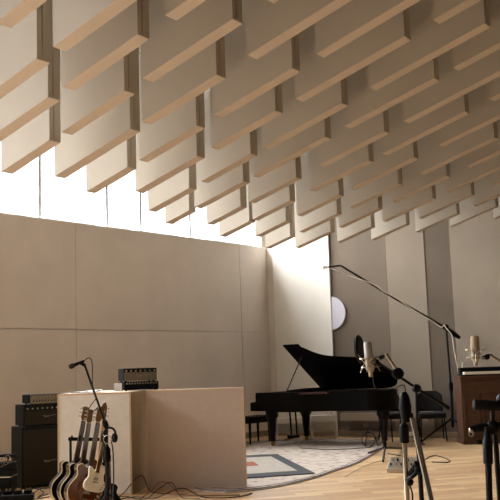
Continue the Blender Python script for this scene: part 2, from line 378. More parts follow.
gc = (g0+g1+g2+g3)/4; inn = [gc + (p-gc)*.74 for p in (g0, g1, g2, g3)]
MB().prism([(p.x, p.y) for p in inn], .028, .031).build('centre_field', 'rug_inner', gr, smooth=False)
mat('rug_red', (150, 86, 66), .95)
c2 = [gc + (p-gc)*.2 - (g0-g2)*.04 for p in (g0, g1, g2, g3)]
MB().prism([(p.x, p.y) for p in c2], .031, .033).build('motif', 'rug_red', gr, smooth=False)
# ---------------- low partitions (gobos)
YA = 11.25
a1, a2 = onz(58, 497), onz(131, 497)
YA = a1.y
A0 = Vector((a1.x, a1.y, 0)); A1 = Vector((P(131.5, 450, YA).x, YA, 0)); A2 = Vector((P(149, 450, YA+.9).x, YA+.9, 0)); A3 = Vector((P(168, 450, YA+1.5).x, YA+1.5, 0)); A4 = Vector((A0.x+.1, YA+1.5, 0))
ZT = P(95, 393, YA).z
t = thing('acoustic_partition', (A0+A1+A2+A3+A4)/5, 'low cream-fronted partition box behind the guitars, amplifiers on its top', 'partition')
def panel(p, q, z0, z1, th, fabric, edge, parent, nrm, nm='front_panel', fw_=.035):
    p, q = Vector(p), Vector(q); n = Vector(nrm); d = (q-p).normalized()
    m1 = MB(); a, b_ = p+d*fw_, q-d*fw_; m1.hexa([a+Vector((0, 0, z0+fw_)), b_+Vector((0, 0, z0+fw_)), b_-n*th*.8+Vector((0, 0, z0+fw_)), a-n*th*.8+Vector((0, 0, z0+fw_))], [a+Vector((0, 0, z1-fw_)), b_+Vector((0, 0, z1-fw_)), b_-n*th*.8+Vector((0, 0, z1-fw_)), a-n*th*.8+Vector((0, 0, z1-fw_))])
    m1.build(nm, fabric, parent, smooth=False)
    m2 = MB()
    for (u, v, za, zb) in ((p, p+d*fw_, z0, z1), (q-d*fw_, q, z0, z1), (p+d*fw_, q-d*fw_, z0, z0+fw_), (p+d*fw_, q-d*fw_, z1-fw_, z1)):
        m2.hexa([x+Vector((0, 0, za)) for x in (u+n*.006, v+n*.006, v-n*th, u-n*th)], [x+Vector((0, 0, zb)) for x in (u+n*.006, v+n*.006, v-n*th, u-n*th)])
    m2.build('edge_frame', edge, parent, smooth=False)
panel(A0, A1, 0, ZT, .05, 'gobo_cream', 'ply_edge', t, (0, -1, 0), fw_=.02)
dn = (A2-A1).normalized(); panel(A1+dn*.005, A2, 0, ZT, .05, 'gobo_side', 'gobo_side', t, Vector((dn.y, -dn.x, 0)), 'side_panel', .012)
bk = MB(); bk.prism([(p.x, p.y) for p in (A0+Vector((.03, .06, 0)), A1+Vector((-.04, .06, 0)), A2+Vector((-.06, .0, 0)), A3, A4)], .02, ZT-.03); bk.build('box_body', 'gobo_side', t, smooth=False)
MB().prism([(p.x, p.y) for p in (A0+Vector((0, .052, 0)), A1+Vector((-.045, .052, 0)), A2+Vector((-.05, .0, 0)), A3, A4)], ZT-.03, ZT).build('top_board', 'ply_edge', t, smooth=False)
b1, b2 = onz(147.5, 490.5), onz(246, 488)
B0 = Vector((b1.x, b1.y, 0)); B1 = Vector((P(245.5, 450, b2.y).x, b2.y, 0)); zb = P(147, 390.3, b1.y).z; nb = Vector(((B1-B0).y, -(B1-B0).x, 0)).normalized()
t = thing('acoustic_partition', (B0+B1)/2, 'freestanding tan fabric acoustic panel in a thin wooden frame, left of the piano', 'partition')
panel(B0, B1, .0, zb, .11, 'gobo_tan', 'ply_edge', t, nb, fw_=.022)
# ---------------- amplifiers
def amp(name, c, size, rz, label, cat, face='grille_cloth', knobs=8, silver=False, group=None, badge=True, knob_z=.8):
    t = thing(name, c, label, cat, rz, group); w_, d_, h = size
    MB().box((0, 0, h/2+.006), (w_, d_, h-.012)).build('case', 'tolex' if not silver else 'black', t, world=False, bevel=.008)
    fz0, fz1 = (.06, .70) if knobs else (.06, .94)
    if silver: fz0, fz1 = .05, .95
    MB().box((0, -d_/2-.004, h*(fz0+fz1)/2), (w_*.95, .012, h*(fz1-fz0))).build('front_panel' if silver else 'speaker_grille', 'silver_panel' if silver else face, t, world=False)
    yk = -d_/2-.012
    if knobs:
        zk = h*knob_z
        if not silver: MB().box((0, -d_/2-.003, h*.83), (w_*.95, .008, h*.2)).build('control_panel', 'black_metal', t, world=False)
        for i in range(knobs):
            x = -w_*.42 + w_*.84*i/(knobs-1)
            MB().lathe((x, yk+.006, zk), (x, yk-.014, zk), [(0, .013), (.3, .013), (.5, .010), (1, .009)], 10).build('knob', 'nickel', t, world=False)
        if silver:
            for i in range(12):
                x = -w_*.4 + w_*.8*i/11; MB().lathe((x, yk+.006, h*.32), (x, yk-.004, h*.32), [(0, .010), (1, .009)], 8).build('jack', 'black', t, world=False)
    if badge:
        mb = MB(); pts = [(-.06+i*.008, -d_/2-.013, h*.42 + .012*math.sin(i*1.3) + (.008 if i < 2 else 0)) for i in range(12)]
        mb.tube(pts, .003, 5); mb.tube([(.035, -d_/2-.013, h*.42+.006), (.13, -d_/2-.013, h*.42+.014)], .002, 5); mb.build('badge', 'nickel', t, world=False)
    if h > .4:
        MB().tube(smoothpts([(-.1, 0, h), (-.07, 0, h+.022), (.07, 0, h+.022), (.1, 0, h)], 4), .008, 8).build('carry_handle', 'black', t, world=False)
    for sx in (-1, 1):
        for sy in (-1, 1): MB().lathe((sx*w_*.42, sy*d_*.38, 0), (sx*w_*.42, sy*d_*.38, .012), [(0, .016), (1, .018)], 8).build('foot', 'rubber', t, world=False)
    return t
ra = math.radians(38)
yc = 12.05; fc = onz(24, 490); yc = fc.y
cx = Vector((P(22, 430, yc).x, yc, 0)); dirx = Vector((math.cos(ra), math.sin(ra), 0)); diry = Vector((-math.sin(ra), math.cos(ra), 0))
hc = P(22, 427, yc).z
cc = cx + dirx*.37 + diry*.18
amp('speaker_cabinet', cc, (.74, .36, hc), ra, 'tall black speaker cabinet with brown grille cloth, on the floor at left', 'amplifier', knobs=0)
h1 = P(25, 404.5, yc).z - hc - .005
amp('guitar_amplifier', cc + dirx*.01 + Vector((0, 0, hc+.0)), (.68, .28, h1), ra, 'black amplifier head on the tall speaker cabinet', 'amplifier', knobs=9)
h2 = P(30, 394.5, yc).z - hc - h1 - .005
amp('guitar_amplifier', cc + dirx*.06 + Vector((0, 0, hc+h1)), (.60, .24, h2), ra, 'slim silver-faced unit with knobs, topmost of the left amplifier stack', 'amplifier', knobs=11, silver=True, badge=False, knob_z=.68)
bpy.data.objects.remove(bpy.data.objects['none']) if 'none' in bpy.data.objects else None
r2 = math.radians(26)
ya = A1.y + .62; q0 = P(114.5, 391, ya); zA = ZT
cx2 = (P(114.5, 391, ya).x + P(157, 391, ya).x)/2
hl = P(130, 381.8, ya).z - zA
hu = P(130, 368.3, ya).z - zA - hl
amp('amplifier_unit', (cx2+.01, ya+.20, zA), (.49, .26, hl), r2, 'flat black rack unit under the small amplifier on the partition', 'amplifier', face='black', knobs=12, badge=False)
amp('guitar_amplifier', (cx2, ya+.20, zA+hl), (.47, .24, hu), r2, 'small black amplifier with silver-brown front, on top of the flat rack unit', 'amplifier', face='silver_panel', knobs=7)
pc = P(118, 391, ya-.1)
o = MB().box((pc.x, pc.y, zA+.055), (.10, .012, .105), RZ(.1)).build('paper_card', 'paper', smooth=False); tag(o, 'white card leaning on the amplifiers on the partition', 'card')
# papers on the partition
random.seed(3)
for i, (x, dy, wv, mt, lab, lift) in enumerate(((80, .45, .22, 'grey_paper', 'grey folder at the left of the papers on the partition', .012), (86, .3, .30, 'paper', 'largest white sheet in the pile of papers on the partition', .008), (93, .3, .16, 'paper', 'crumpled white paper lying right of the grey folder', .02), (98.5, .22, .10, 'paper', 'small white box-like pad at the right end of the papers', .02), (7, 0, 0, None, None, 0))):
    if mt is None: continue
    p = P(x, 391, A0.y+dy)
    mb = MB(); n = 6; g = []
    for j in range(n):
        for k in range(n):
            g.append((p.x+(j/(n-1)-.5)*wv, p.y+(k/(n-1)-.5)*.2, ZT+.004+i*.005+lift*(1+math.sin(j*1.3+k*1.7+i))/2))
    mb.add(g + [(a, b_, c-.003) for a, b_, c in g], [(j*n+k, j*n+k+1, (j+1)*n+k+1, (j+1)*n+k) for j in range(n-1) for k in range(n-1)] + [(n*n+j*n+k, n*n+(j+1)*n+k, n*n+(j+1)*n+k+1, n*n+j*n+k+1) for j in range(n-1) for k in range(n-1)]
      + [(k, k+1, n*n+k+1, n*n+k) for k in range(n-1)] + [((n-1)*n+k, n*n+(n-1)*n+k, n*n+(n-1)*n+k+1, (n-1)*n+k+1) for k in range(n-1)]
      + [(k*n, n*n+k*n, n*n+(k+1)*n, (k+1)*n) for k in range(n-1)] + [(k*n+n-1, (k+1)*n+n-1, n*n+(k+1)*n+n-1, n*n+k*n+n-1) for k in range(n-1)])
    tag(mb.build('sheet_of_paper' if i else 'paper_folder', mt), lab, 'paper')
# ---------------- grand piano
u = Vector((.81, -.586, 0)).normalized(); v = Vector((u.y, -u.x, 0))   # u: keyboard to tail, v: toward the treble side and camera
if v.y > 0: v = -v
tail = onz(385, 447); treb = onz(272.5, 447)
LP = 2.62
# local frame: x = u, y = -v (bass side +), so treble side faces -y
rzp = math.atan2(u.y, u.x)
org = treb - u*.42 + v*.10      # front treble corner of the case on the floor
def pw(x, y, z): return org + u*x - v*y + Vector((0, 0, z))
pn = thing('grand_piano', (org + u*1.2 - v*.7) + Vector((0, 0, .015)), 'black grand piano with its lid raised, standing on the pale rug', 'grand piano', rzp)
ZB, ZR = .66, 1.03
Wd = 1.46
def outline(n=14, inset=0):
    pts = [(0, 0), (.95, 0)]
    c = [(.95, 0), (1.12, .08), (1.3, .26), (1.5, .37), (1.8, .42), (2.1, .46), (2.35, .55), (2.55, .78), (2.62, 1.0), (2.56, 1.22), (2.42, 1.38), (2.2, 1.45)]
    sm = smoothpts([(a, b_, 0) for a, b_ in c], 4); pts += [(p.x, p.y) for p in sm[1:]]; pts += [(0, Wd)]
    if inset:
        cx, cy = 1.2, .8; pts = [(cx+(a-cx)*(1-inset/1.2), cy+(b_-cy)*(1-inset/.7)) for a, b_ in pts]
    return pts
Mp = Matrix(((u.x, -v.x, 0, org.x), (u.y, -v.y, 0, org.y), (0, 0, 1, 0), (0, 0, 0, 1)))
ol = outline(); il = outline(inset=.04)
# rim as a hollow wall
n = len(ol); mb = MB(); vs = []
for L_, z in ((ol, ZB), (ol, ZR), (il, ZR), (il, ZB)): vs += [Mp @ Vector((a, b_, z)) for a, b_ in L_]
fs = []
for k in range(4):
    for i in range(n): j = (i+1) % n; k2 = (k+1) % 4; fs.append((k*n+i, k*n+j, k2*n+j, k2*n+i))
mb.add(vs, fs)
# the rim drops in front of the keys
rim = MB().prismM([(.36, 0)] + ol[1:-1] + [(.36, Wd)], ZB, ZR-.07, Mp)
rim.build('case', 'piano_black', pn)
rw = MB(); sub_o = [(.36, 0)] + ol[1:-1] + [(.36, Wd)]; cx, cy = 1.4, .8
sub_i = [(cx+(a-cx)*.965, cy+(b_-cy)*.95) for a, b_ in sub_o]; n = len(sub_o); vs = []
for L_, z in ((sub_o, ZR-.072), (sub_o, ZR), (sub_i, ZR), (sub_i, ZR-.072)): vs += [Mp @ Vector((a, b_, z)) for a, b_ in L_]
fs = [(k*n+i, k*n+(i+1) % n, ((k+1) % 4)*n+(i+1) % n, ((k+1) % 4)*n+i) for k in range(4) for i in range(n)]
rw.add(vs, fs).build('rim', 'piano_black', pn)
MB().prismM([(cx+(a-cx)*.96, cy+(b_-cy)*.945) for a, b_ in sub_o], ZR-.07, ZR-.045, Mp).build('soundboard', 'piano_red', pn)
MB().prismM([(cx+(a-cx)*.955, cy+(b_-cy)*.94) for a, b_ in [(.5, 0), (.95, 0), (1.3, .05), (1.6, .2), (1.6, Wd), (.5, Wd)]], ZR-.044, ZR-.012, Mp).build('damper_felt', 'piano_red', pn)
MB().hexa([pw(0, 0, ZB+.02), pw(.36, 0, ZB+.02), pw(.36, Wd, ZB+.02), pw(0, Wd, ZB+.02)], [pw(0, 0, ZB+.10), pw(.36, 0, ZB+.10), pw(.36, Wd, ZB+.10), pw(0, Wd, ZB+.10)]).build('key_bed', 'piano_black', pn)
for y0 in (0, Wd-.06):   # cheeks either side of the keys
    a = [(0, ZB+.02), (.36, ZB+.02), (.36, ZR), (.15, ZR), (.13, ZR-.02), (.13, ZR-.17), (.0, ZR-.19)]
    m2 = MB(); m2.add([pw(p, y0, q) for p, q in a] + [pw(p, y0+.06, q) for p, q in a], [tuple(range(7)), tuple(range(13, 6, -1))] + [(i, (i+1) % 7, 7+(i+1) % 7, 7+i) for i in range(7)]); m2.build('key_cheek', 'piano_black', pn)
MB().hexa([pw(.03, .07, ZB+.1), pw(.2, .07, ZB+.1), pw(.2, Wd-.07, ZB+.1), pw(.03, Wd-.07, ZB+.1)], [pw(.03, .07, ZB+.125), pw(.2, .07, ZB+.125), pw(.2, Wd-.07, ZB+.125), pw(.03, Wd-.07, ZB+.125)]).build('white_keys', 'ivory', pn)
mb = MB()
for i in range(36):
    y = .11 + i*(Wd-.22)/35.0
    if i % 7 in (2, 6): continue
    mb.hexa([pw(.1, y, ZB+.125), pw(.2, y, ZB+.125), pw(.2, y+.012, ZB+.125), pw(.1, y+.012, ZB+.125)], [pw(.1, y, ZB+.137), pw(.2, y, ZB+.137), pw(.2, y+.012, ZB+.137), pw(.1, y+.012, ZB+.137)])
mb.build('black_keys', 'piano_black', pn, smooth=False)
MB().hexa([pw(.2, .06, ZB+.1), pw(.36, .06, ZB+.1), pw(.36, Wd-.06, ZB+.1), pw(.2, Wd-.06, ZB+.1)], [pw(.22, .06, ZR), pw(.36, .06, ZR), pw(.36, Wd-.06, ZR), pw(.22, Wd-.06, ZR)]).build('fallboard', 'piano_black', pn)
# music desk
MB().hexa([pw(.62, .35, ZR-.01), pw(1.0, .35, ZR-.01), pw(1.0, 1.1, ZR-.01), pw(.62, 1.1, ZR-.01)], [pw(.64, .35, ZR+.03), pw(1.0, .35, ZR+.06), pw(1.0, 1.1, ZR+.06), pw(.64, 1.1, ZR+.03)]).build('music_desk', 'piano_black', pn)
# lid, hinged on the bass side: main lid raised, front flap folded back on it
LA = math.radians(33)
def lidp(x, y, t=0):      # y measured from hinge toward treble
    y *= 1.1
    return pw(x, Wd - y*math.cos(LA) - t*math.sin(LA), ZR+.0 + y*math.sin(LA) - t*math.cos(LA)*-1)
ll = [(a, Wd-b_) for a, b_ in ol if a >= .9]
ll = [(.74, Wd)] + ll + [(.74, 0)]
n = len(ll); m2 = MB(); m2.add([lidp(a, b_, 0) for a, b_ in ll] + [lidp(a, b_, .022) for a, b_ in ll], [tuple(range(n)), tuple(range(2*n-1, n-1, -1))] + [(i, (i+1) % n, n+(i+1) % n, n+i) for i in range(n)]); m2.build('lid', 'piano_black', pn)
fl = [(.745, .02), (1.10, .02), (1.10, Wd-.02), (.745, Wd-.02)]
m2 = MB(); m2.add([lidp(a, b_, .026) for a, b_ in fl] + [lidp(a, b_, .046) for a, b_ in fl], [(0, 1, 2, 3), (7, 6, 5, 4)] + [(i, (i+1) % 4, 4+(i+1) % 4, 4+i) for i in range(4)]); m2.build('lid_flap', 'piano_black', pn)
MB().tube([pw(.80, .06, ZR-.02), lidp(.95, Wd-.35, -.0)], .012, 8).build('lid_prop', 'piano_black', pn)
def pleg(x, y, name='leg'):
    b0 = pw(x, y, .018); t0 = pw(x, y, ZB)
    l = MB().lathe(b0+Vector((0, 0, .09)), t0, [(0, .045), (.05, .06), (.10, .05), (.14, .055), (.72, .085), (.80, .10), (.84, .12), (1, .12)], 8).build(name, 'piano_black', pn)
    c_ = MB(); c_.ring(b0+Vector((.0, 0, .045)), (.5, .5, 0), .035, .012, 16, 6); c_.tube([b0+Vector((-.02, -.02, .045)), b0+Vector((.02, .02, .045))], .03, 12); c_.tube([b0+Vector((0, 0, .05)), b0+Vector((0, 0, .1))], .03, 8); c_.build('caster', 'gold', l)
pleg(.42, .12); pleg(.42, Wd-.14)
tl = tail - org; pleg(tl.dot(u), tl.dot(-v))
ly = MB()
for yy in (.62, .82): ly.tube([pw(.52, yy, .16), pw(.50, yy, ZB)], .018, 8)
ly.box(pw(.50, .72, .15), (.10, .30, .06), RZ(rzp)); ly.build('pedal_lyre', 'piano_black', pn)
for k in range(3): MB().tube([pw(.46, .65+k*.07, .11), pw(.33, .65+k*.07, .09)], [.008, .014], 8).build('pedal', 'gold', pn)
for xx in (1.62, 1.70, 1.80): MB().ball(pw(xx, .16+(xx-1.62)*.5, ZB-.03), .014).build('screw_knob', 'gold', pn)
# piano bench
bc = org - u*.38 - v*.62
t = thing('piano_bench', (bc.x, bc.y, .015), 'black padded piano bench at the keyboard end of the piano', 'bench', rzp)
MB().box((0, 0, .50), (.36, .76, .075)).build('seat_cushion', 'black', t, world=False, bevel=.02)
MB().box((0, 0, .435), (.34, .74, .06)).build('seat_frame', 'piano_black', t, world=False)
for sx in (-1, 1):
    for sy in (-1, 1): MB().tube([(sx*.14, sy*.33, 0), (sx*.14, sy*.33, .41)], [.018, .03], 8).build('leg', 'piano_black', t, world=False)
# white side table behind the piano's front legs
wy = 19.0; q0 = P(276, 436, wy); q1 = P(309, 436, wy)
t = thing('side_table', ((q0.x+q1.x)/2, wy+.2, 0), 'white open-fronted low table seen under the piano', 'table')
hw = (q1.x-q0.x)/2; zt = P(290, 418, wy).z
MB().box((0, 0, zt-.02), (hw*2, .4, .04)).build('table_top', 'white_paint', t, world=False, bevel=.005)
for sx in (-1, 1): MB().box((sx*(hw-.025), 0, zt/2-.02), (.05, .38, zt-.04)).build('side_panel', 'white_paint', t, world=False)
MB().box((0, .17, .22), (hw*2-.1, .03, .2)).build('back_panel', 'white_paint', t, world=False)
q0 = P(310, 418, 19.3); q1 = P(338, 418, 18.9)
t = thing('wall_shelf', ((q0.x+q1.x)/2, 19.2, 0), 'white low shelf unit beside the white table, seen under the piano', 'shelf')
hw = (q1.x-q0.x)/2; zt = P(325, 415.5, 19).z
MB().box((0, 0, zt-.05), (hw*2, .3, .10)).build('shelf_top', 'white_paint', t, world=False, bevel=.005)
MB().box((0, .1, .24), (hw*1.9, .03, .22)).build('back_panel', 'white_paint', t, world=False)
for sx in (-1, 1): MB().box((sx*(hw-.02), 0, (zt-.1)/2), (.04, .28, zt-.1)).build('side_panel', 'white_paint', t, world=False)
# boxed ledge along the back wall
s0 = (online(340, 420, CO+NB*.3, NB)-CO).dot(DB); s1_ = (online(374, 420, CO+NB*.3, NB)-CO).dot(DB)
pa, pb_ = CO+DB*s0, CO+DB*s1_; z0 = P(355, 420.5, 19.2).z; z1 = P(355, 413, 19.2).z
for nm_, a_, b__ in (('trim_8', s0, s1_+1.2),):
    q = [CO+DB*a_+NB*.30, CO+DB*b__+NB*.30, CO+DB*b__+NB*.12, CO+DB*a_+NB*.12]
    struct(MB().hexa([p+Vector((0, 0, z0)) for p in q], [p+Vector((0, 0, z1)) for p in q]).build(nm_, 'wall_box', smooth=False))
# white disc on the back wall, half behind the white wall section
dc = online(331, 313.5, CO+NB*.03, NB)
o = MB().tube([dc - NB*.012, dc + NB*.025], abs(P(347, 313, dc.y).x - P(331, 313, dc.y).x)*1.04, 48).build('acoustic_disc', 'lilac_white'); tag(o, 'pale lilac round disc on the back wall beside the white section', 'wall disc')
# socket on the wall under the piano tail
# ---------------- chairs
def chair(x, yb, Y, rz, label, scale=1):
    b0 = onz(x, yb); t = thing('stacking_chair', (b0.x, b0.y, 0), label, 'chair', mw=Matrix.Translation((b0.x, b0.y, 0)) @ Matrix.Rotation(rz, 4, 'Z') @ Matrix.Scale(1.1, 4))
    # local front = -y
    mb = MB(); n = 7; g = []
    for j in range(n):
        for k in range(n):
            X = (j/(n-1)-.5); Z = k/(n-1); r_ = .46*(1-.16*max(0, Z-.7)/.3*abs(X*2)**3); g.append((X*r_, .20+.05*Z-.05*(1-4*X*X)*0+.04*(1-(2*X)**2)*1, .50+Z*.36-(.05*abs(2*X)**4 if k == n-1 else 0)))
    gb = [(a, b_+.035, c) for a, b_, c in g]
    mb.add(g+gb, [(j*n+k, j*n+k+1, (j+1)*n+k+1, (j+1)*n+k) for j in range(n-1) for k in range(n-1)] + [(n*n+j*n+k, n*n+(j+1)*n+k, n*n+(j+1)*n+k+1, n*n+j*n+k+1) for j in range(n-1) for k in range(n-1)]
      + [(k, k+1, n*n+k+1, n*n+k) for k in range(n-1)] + [((n-1)*n+k, n*n+(n-1)*n+k, n*n+(n-1)*n+k+1, (n-1)*n+k+1) for k in range(n-1)]
      + [(k*n, n*n+k*n, n*n+(k+1)*n, (k+1)*n) for k in range(n-1)] + [(k*n+n-1, (k+1)*n+n-1, n*n+(k+1)*n+n-1, n*n+k*n+n-1) for k in range(n-1)])
    mb.build('backrest', 'chair_fabric', t, world=False, bevel=.01)
    MB().box((0, -.02, .44), (.47, .44, .10)).build('seat', 'chair_fabric', t, world=False, bevel=.025)
    for sx in (-1, 1):
        MB().tube(smoothpts([(sx*.22, .27, 0), (sx*.2, .2, .41), (sx*.2, .235, .6)], 4), .012, 8).build('leg', 'black_metal', t, world=False)
        MB().tube([(sx*.22, -.24, 0), (sx*.2, -.18, .41)], .012, 8).build('leg', 'black_metal', t, world=False)
    return t
chair(433, 440.5, 0, math.radians(-6), 'dark grey upholstered stacking chair against the back wall, right of the piano')
chair(397, 440.5, 0, math.radians(20), 'dark grey upholstered chair between the piano tail and the other chair')
# ---------------- brown organ cabinet with a keyboard on top
oy = 16.75; ox = P(461.5, 400, oy).x; zt = P(470, 376, oy).z; OW = 1.05
t = thing('organ_cabinet', (ox+OW/2, oy+.25, 0), 'brown wooden organ cabinet against the back wall at the right edge', 'cabinet')
MB().box((0, 0, zt/2+.02), (OW, .48, zt-.04)).build('body', 'oak_brown', t, world=False, bevel=.008)
MB().box((0, -.01, .05), (OW+.04, .54, .10)).build('plinth', 'oak_brown', t, world=False, bevel=.008)
MB().box((0, -.01, zt-.015), (OW+.03, .53, .035)).build('top_board', 'oak_brown', t, world=False, bevel=.006)
for i in range(3):
    x0 = -.34 + i*.34; f = MB()
    for (dx, dz, sx, sz) in ((-.13, 0, .03, .6), (.13, 0, .03, .6), (0, .3, .29, .03), (0, -.3, .29, .03)): f.box((x0+dx, -.248, zt*.48+dz), (sx, .02, sz))
    f.build('panel_moulding', 'oak_brown', t, world=False, bevel=.004)
MB().box((0, -.25, zt-.14), (OW*.94, .02, .08)).build('carved_rail', 'oak_brown', t, world=False, bevel=.006)
zk = P(470, 367.5, oy).z
t = thing('electric_keyboard', (ox+OW/2+.03, oy+.2, zt), 'black keyboard with a white key strip on top of the brown cabinet', 'keyboard')
hk = zk-zt
MB().box((0, 0, .012), (OW-.04, .36, .024)).build('case', 'black', t, world=False, bevel=.006)
MB().box((0, .07, hk/2+.01), (OW-.04, .20, hk-.02)).build('control_section', 'black', t, world=False, bevel=.008)
MB().box((0, -.10, .05), (OW-.12, .145, .05)).build('white_keys', 'ivory', t, world=False, bevel=.003)
for i in range(22):
    if i % 7 in (2, 6): continue
    MB().box((-OW/2+.09+i*(OW-.18)/21, -.07, .082), (.02, .085, .014)).build('black_key', 'black', t, world=False)
# ---------------- microphones with shock mounts
def shock_mic(cx_, cy_, Y, h_px, label, tilt=0.0, yaw=0.0, grille='grille', body='nickel'):
    s = Y/F; top = P(cx_, cy_-h_px/2, Y); bot = P(cx_, cy_+h_px/2, Y); H = (top-bot).length; r = 4.5*s
    mw = Matrix.Translation(bot) @ Matrix.Rotation(tilt, 4, 'Y') @ Matrix.Rotation(yaw, 4, 'Z')
    t = thing('condenser_microphone', bot, label, 'microphone', mw=mw)
    MB().lathe((0, 0, 0), (0, 0, H*.45), [(0, r*.45), (.08, r*.5), (.2, r*.8), (.3, r), (1, r)], 20).build('body', body, t, world=False)
    MB().lathe((0, 0, H*.45), (0, 0, H), [(0, r*1.02), (.04, r*1.0), (.85, r*.92), (.97, r*.75), (1, r*.4)], 20).build('head_grille', grille, t, world=False)
    mm = MB(); mm.ring((0, 0, H*.46), (0, 0, 1), r*2.0, r*.13, 28); mm.ring((0, 0, H*.18), (0, 0, 1), r*1.9, r*.13, 28); mm.ring((0, 0, H*.34), (0, 0, 1), r*1.12, r*.1, 24)
    mm.build('shock_mount', 'nickel', t, world=False)
    for k in range(4):
        a = PI/4 + k*PI/2; c_, s_ = math.cos(a), math.sin(a)
        MB().tube([(c_*r*2.5, s_*r*2.5, H*.6), (c_*r*1.2, s_*r*1.2, H*.32), (c_*r*2.3, s_*r*2.3, H*.02)], r*.07, 6).build('spider_arm', 'nickel', t, world=False)
        a2_ = a+PI/4; c2_, s2_ = math.cos(a2_), math.sin(a2_)
        MB().tube([(c2_*r*2.0, s2_*r*2.0, H*.46), (c_*r*1.1, s_*r*1.1, H*.32), (c2_*r*1.9, s2_*r*1.9, H*.18)], r*.07, 5).build('elastic_cord', 'white_cable', t, world=False)
    MB().lathe((0, 0, -H*.14), (0, 0, 0), [(0, r*.3), (.2, r*.42), (1, r*.5)], 12).build('connector', 'nickel', t, world=False)
    return t, mw, H, r
YM = 5.3
t1, mw1, H1, R1_ = shock_mic(370.5, 357, YM, 31, 'silver microphone in a wire shock mount before the piano tail', tilt=math.radians(-3), yaw=.3)
shock_mic(475.5, 349, 5.6, 27, 'pale microphone in a wire shock mount above the brown cabinet', tilt=math.radians(2), yaw=.6, grille='gobo_side', body='nickel')
# pop filter
pc = P(359.5, 349, YM+.12)
t = thing('pop_filter', pc, 'oval-looking black foam pop filter left of the silver microphone', 'pop filter')
fn = Vector((.93, -.38, .06)).normalized()
MB().ring(pc, fn, 13.2*YM/F, .006, 32).build('hoop', 'black_metal', t)
MB().lathe(pc - fn*.012, pc + fn*.012, [(0, .0751), (.5, .076), (1, .0751)], 32).build('screen', 'foam', t)
gn = [pc - Vector((0, 0, .077)), pc + Vector((.03, -.02, -.12)), P(382, 366, YM)]
MB().tube(smoothpts(gn, 5), .004, 8).build('gooseneck', 'black_metal', t)
# ---------------- near boom stand with pencil microphone
YS = YM
boom = thing('microphone_stand', (P(417, 450, YS).x, YS, 0), 'black boom microphone stand holding the silver microphone', 'microphone stand')
b0, b1_ = P(378, 362, YS), P(449, 408.5, YS+.1)
MB().tube([b0, P(413, 386, YS), b1_], [.006, .008, .009], 10).build('boom', 'black_metal', boom)
MB().lathe(P(440, 402.5, YS+.09), b1_, [(0, .008), (.1, .011), (.9, .011), (1, .008)], 10).build('boom_grip', 'rubber', boom)
MB().tube([P(374, 360, YS), P(378, 362, YS)], .012, 10).build('swivel', 'black', boom)
piv = P(416.3, 388.5, YS)
MB().lathe(piv + Vector((0, -.03, 0)), piv + Vector((0, .03, 0)), [(0, .018), (.2, .026), (.8, .026), (1, .018)], 16).build('clutch', 'black', boom)
pf = Vector((P(419.5, 480, YS).x, YS, 0))
MB().tube([piv, P(417.5, 432, YS)], .009, 10).build('upper_tube', 'black_metal', boom)
MB().tube([P(417.4, 430, YS), (pf.x+.01, YS, .12)], .014, 10).build('lower_tube', 'black_metal', boom)
MB().lathe(P(417.3, 426, YS), P(417.6, 437, YS), [(0, .014), (.2, .02), (.8, .02), (1, .016)], 12).build('clutch_collar', 'rubber', boom)
for k in range(3):
    a = .5 + k*2*PI/3; MB().tube([(pf.x+.01, YS, .32), (pf.x+.01+.38*math.cos(a), YS+.38*math.sin(a), .012)], .009, 8).build('leg', 'black_metal', boom)
# pencil microphone on the boom
pA, pB = P(385.5, 353.5, YS-.06), P(401, 376.5, YS-.06)
t = thing('pencil_microphone', pA, 'slim silver pencil microphone clipped beside the shock-mounted one', 'microphone')
MB().lathe(pA, pB, [(0, .009), (.02, .0125), (.16, .0125), (.18, .009), (.24, .009), (1, .010)], 14).build('body', 'nickel', t)
MB().lathe(pA, pA + (pB-pA)*.08, [(0, .0085), (.2, .0135), (1, .0135)], 14).build('capsule', 'chrome', t)
cp = P(398, 373.5, YS-.06)
MB().lathe(cp - Vector((.0, .02, 0)), cp + Vector((0, .025, 0)), [(0, .026), (.3, .034), (.7, .034), (1, .026)], 18).build('clip', 'rubber', t)
MB().tube([P(379.5, 358, YS-.05), P(384, 356.5, YS-.06)], .012, 10).build('thumb_nut', 'black', t)
cb = smoothpts([P(373, 374, YM), P(374, 385, YM), P(380, 389.5, YM), P(392, 389, YM), P(402, 385, YM), P(405, 388, YM), P(405, 400, YM)], 8)
o = MB().tube(cb, .0035, 6).build('microphone_cable', 'black_cable'); tag(o, 'thin black cable looping from the silver microphone to the stands', 'cable')
# black bag / windscreen hanging and chrome stand
YC = 4.3
cs = thing('microphone_stand', (P(408, 490, YC).x, YC, 0), 'chrome-tubed stand with a black upper section, nearest the camera', 'microphone stand')
fx = P(408.2, 495, YC)
MB().tube([P(404.5, 440, YC), P(407, 497, YC), (fx.x-.002, YC, .14)], .0125, 12).build('lower_tube', 'chrome', cs)
MB().lathe(P(404, 424, YC), P(404.8, 443, YC), [(0, .014), (.1, .022), (.9, .022), (1, .018)], 12).build('clutch_collar', 'black', cs)
MB().tube([P(403.4, 398, YC), P(404, 426, YC)], .010, 10).build('upper_tube', 'black_metal', cs)
hd = MB(); hd.lathe(P(404, 392, YC), P(406.5, 422, YC), [(0, .012), (.15, .022), (.5, .030), (.85, .024), (1, .02)], 12); hd.build('clamp_head', 'black', cs)
MB().tube([P(412.3, 418, YC-.05), P(431, 500, YC-.12), P(440, 540, YC-.2)], .0135, 12).build('boom', 'chrome', cs)
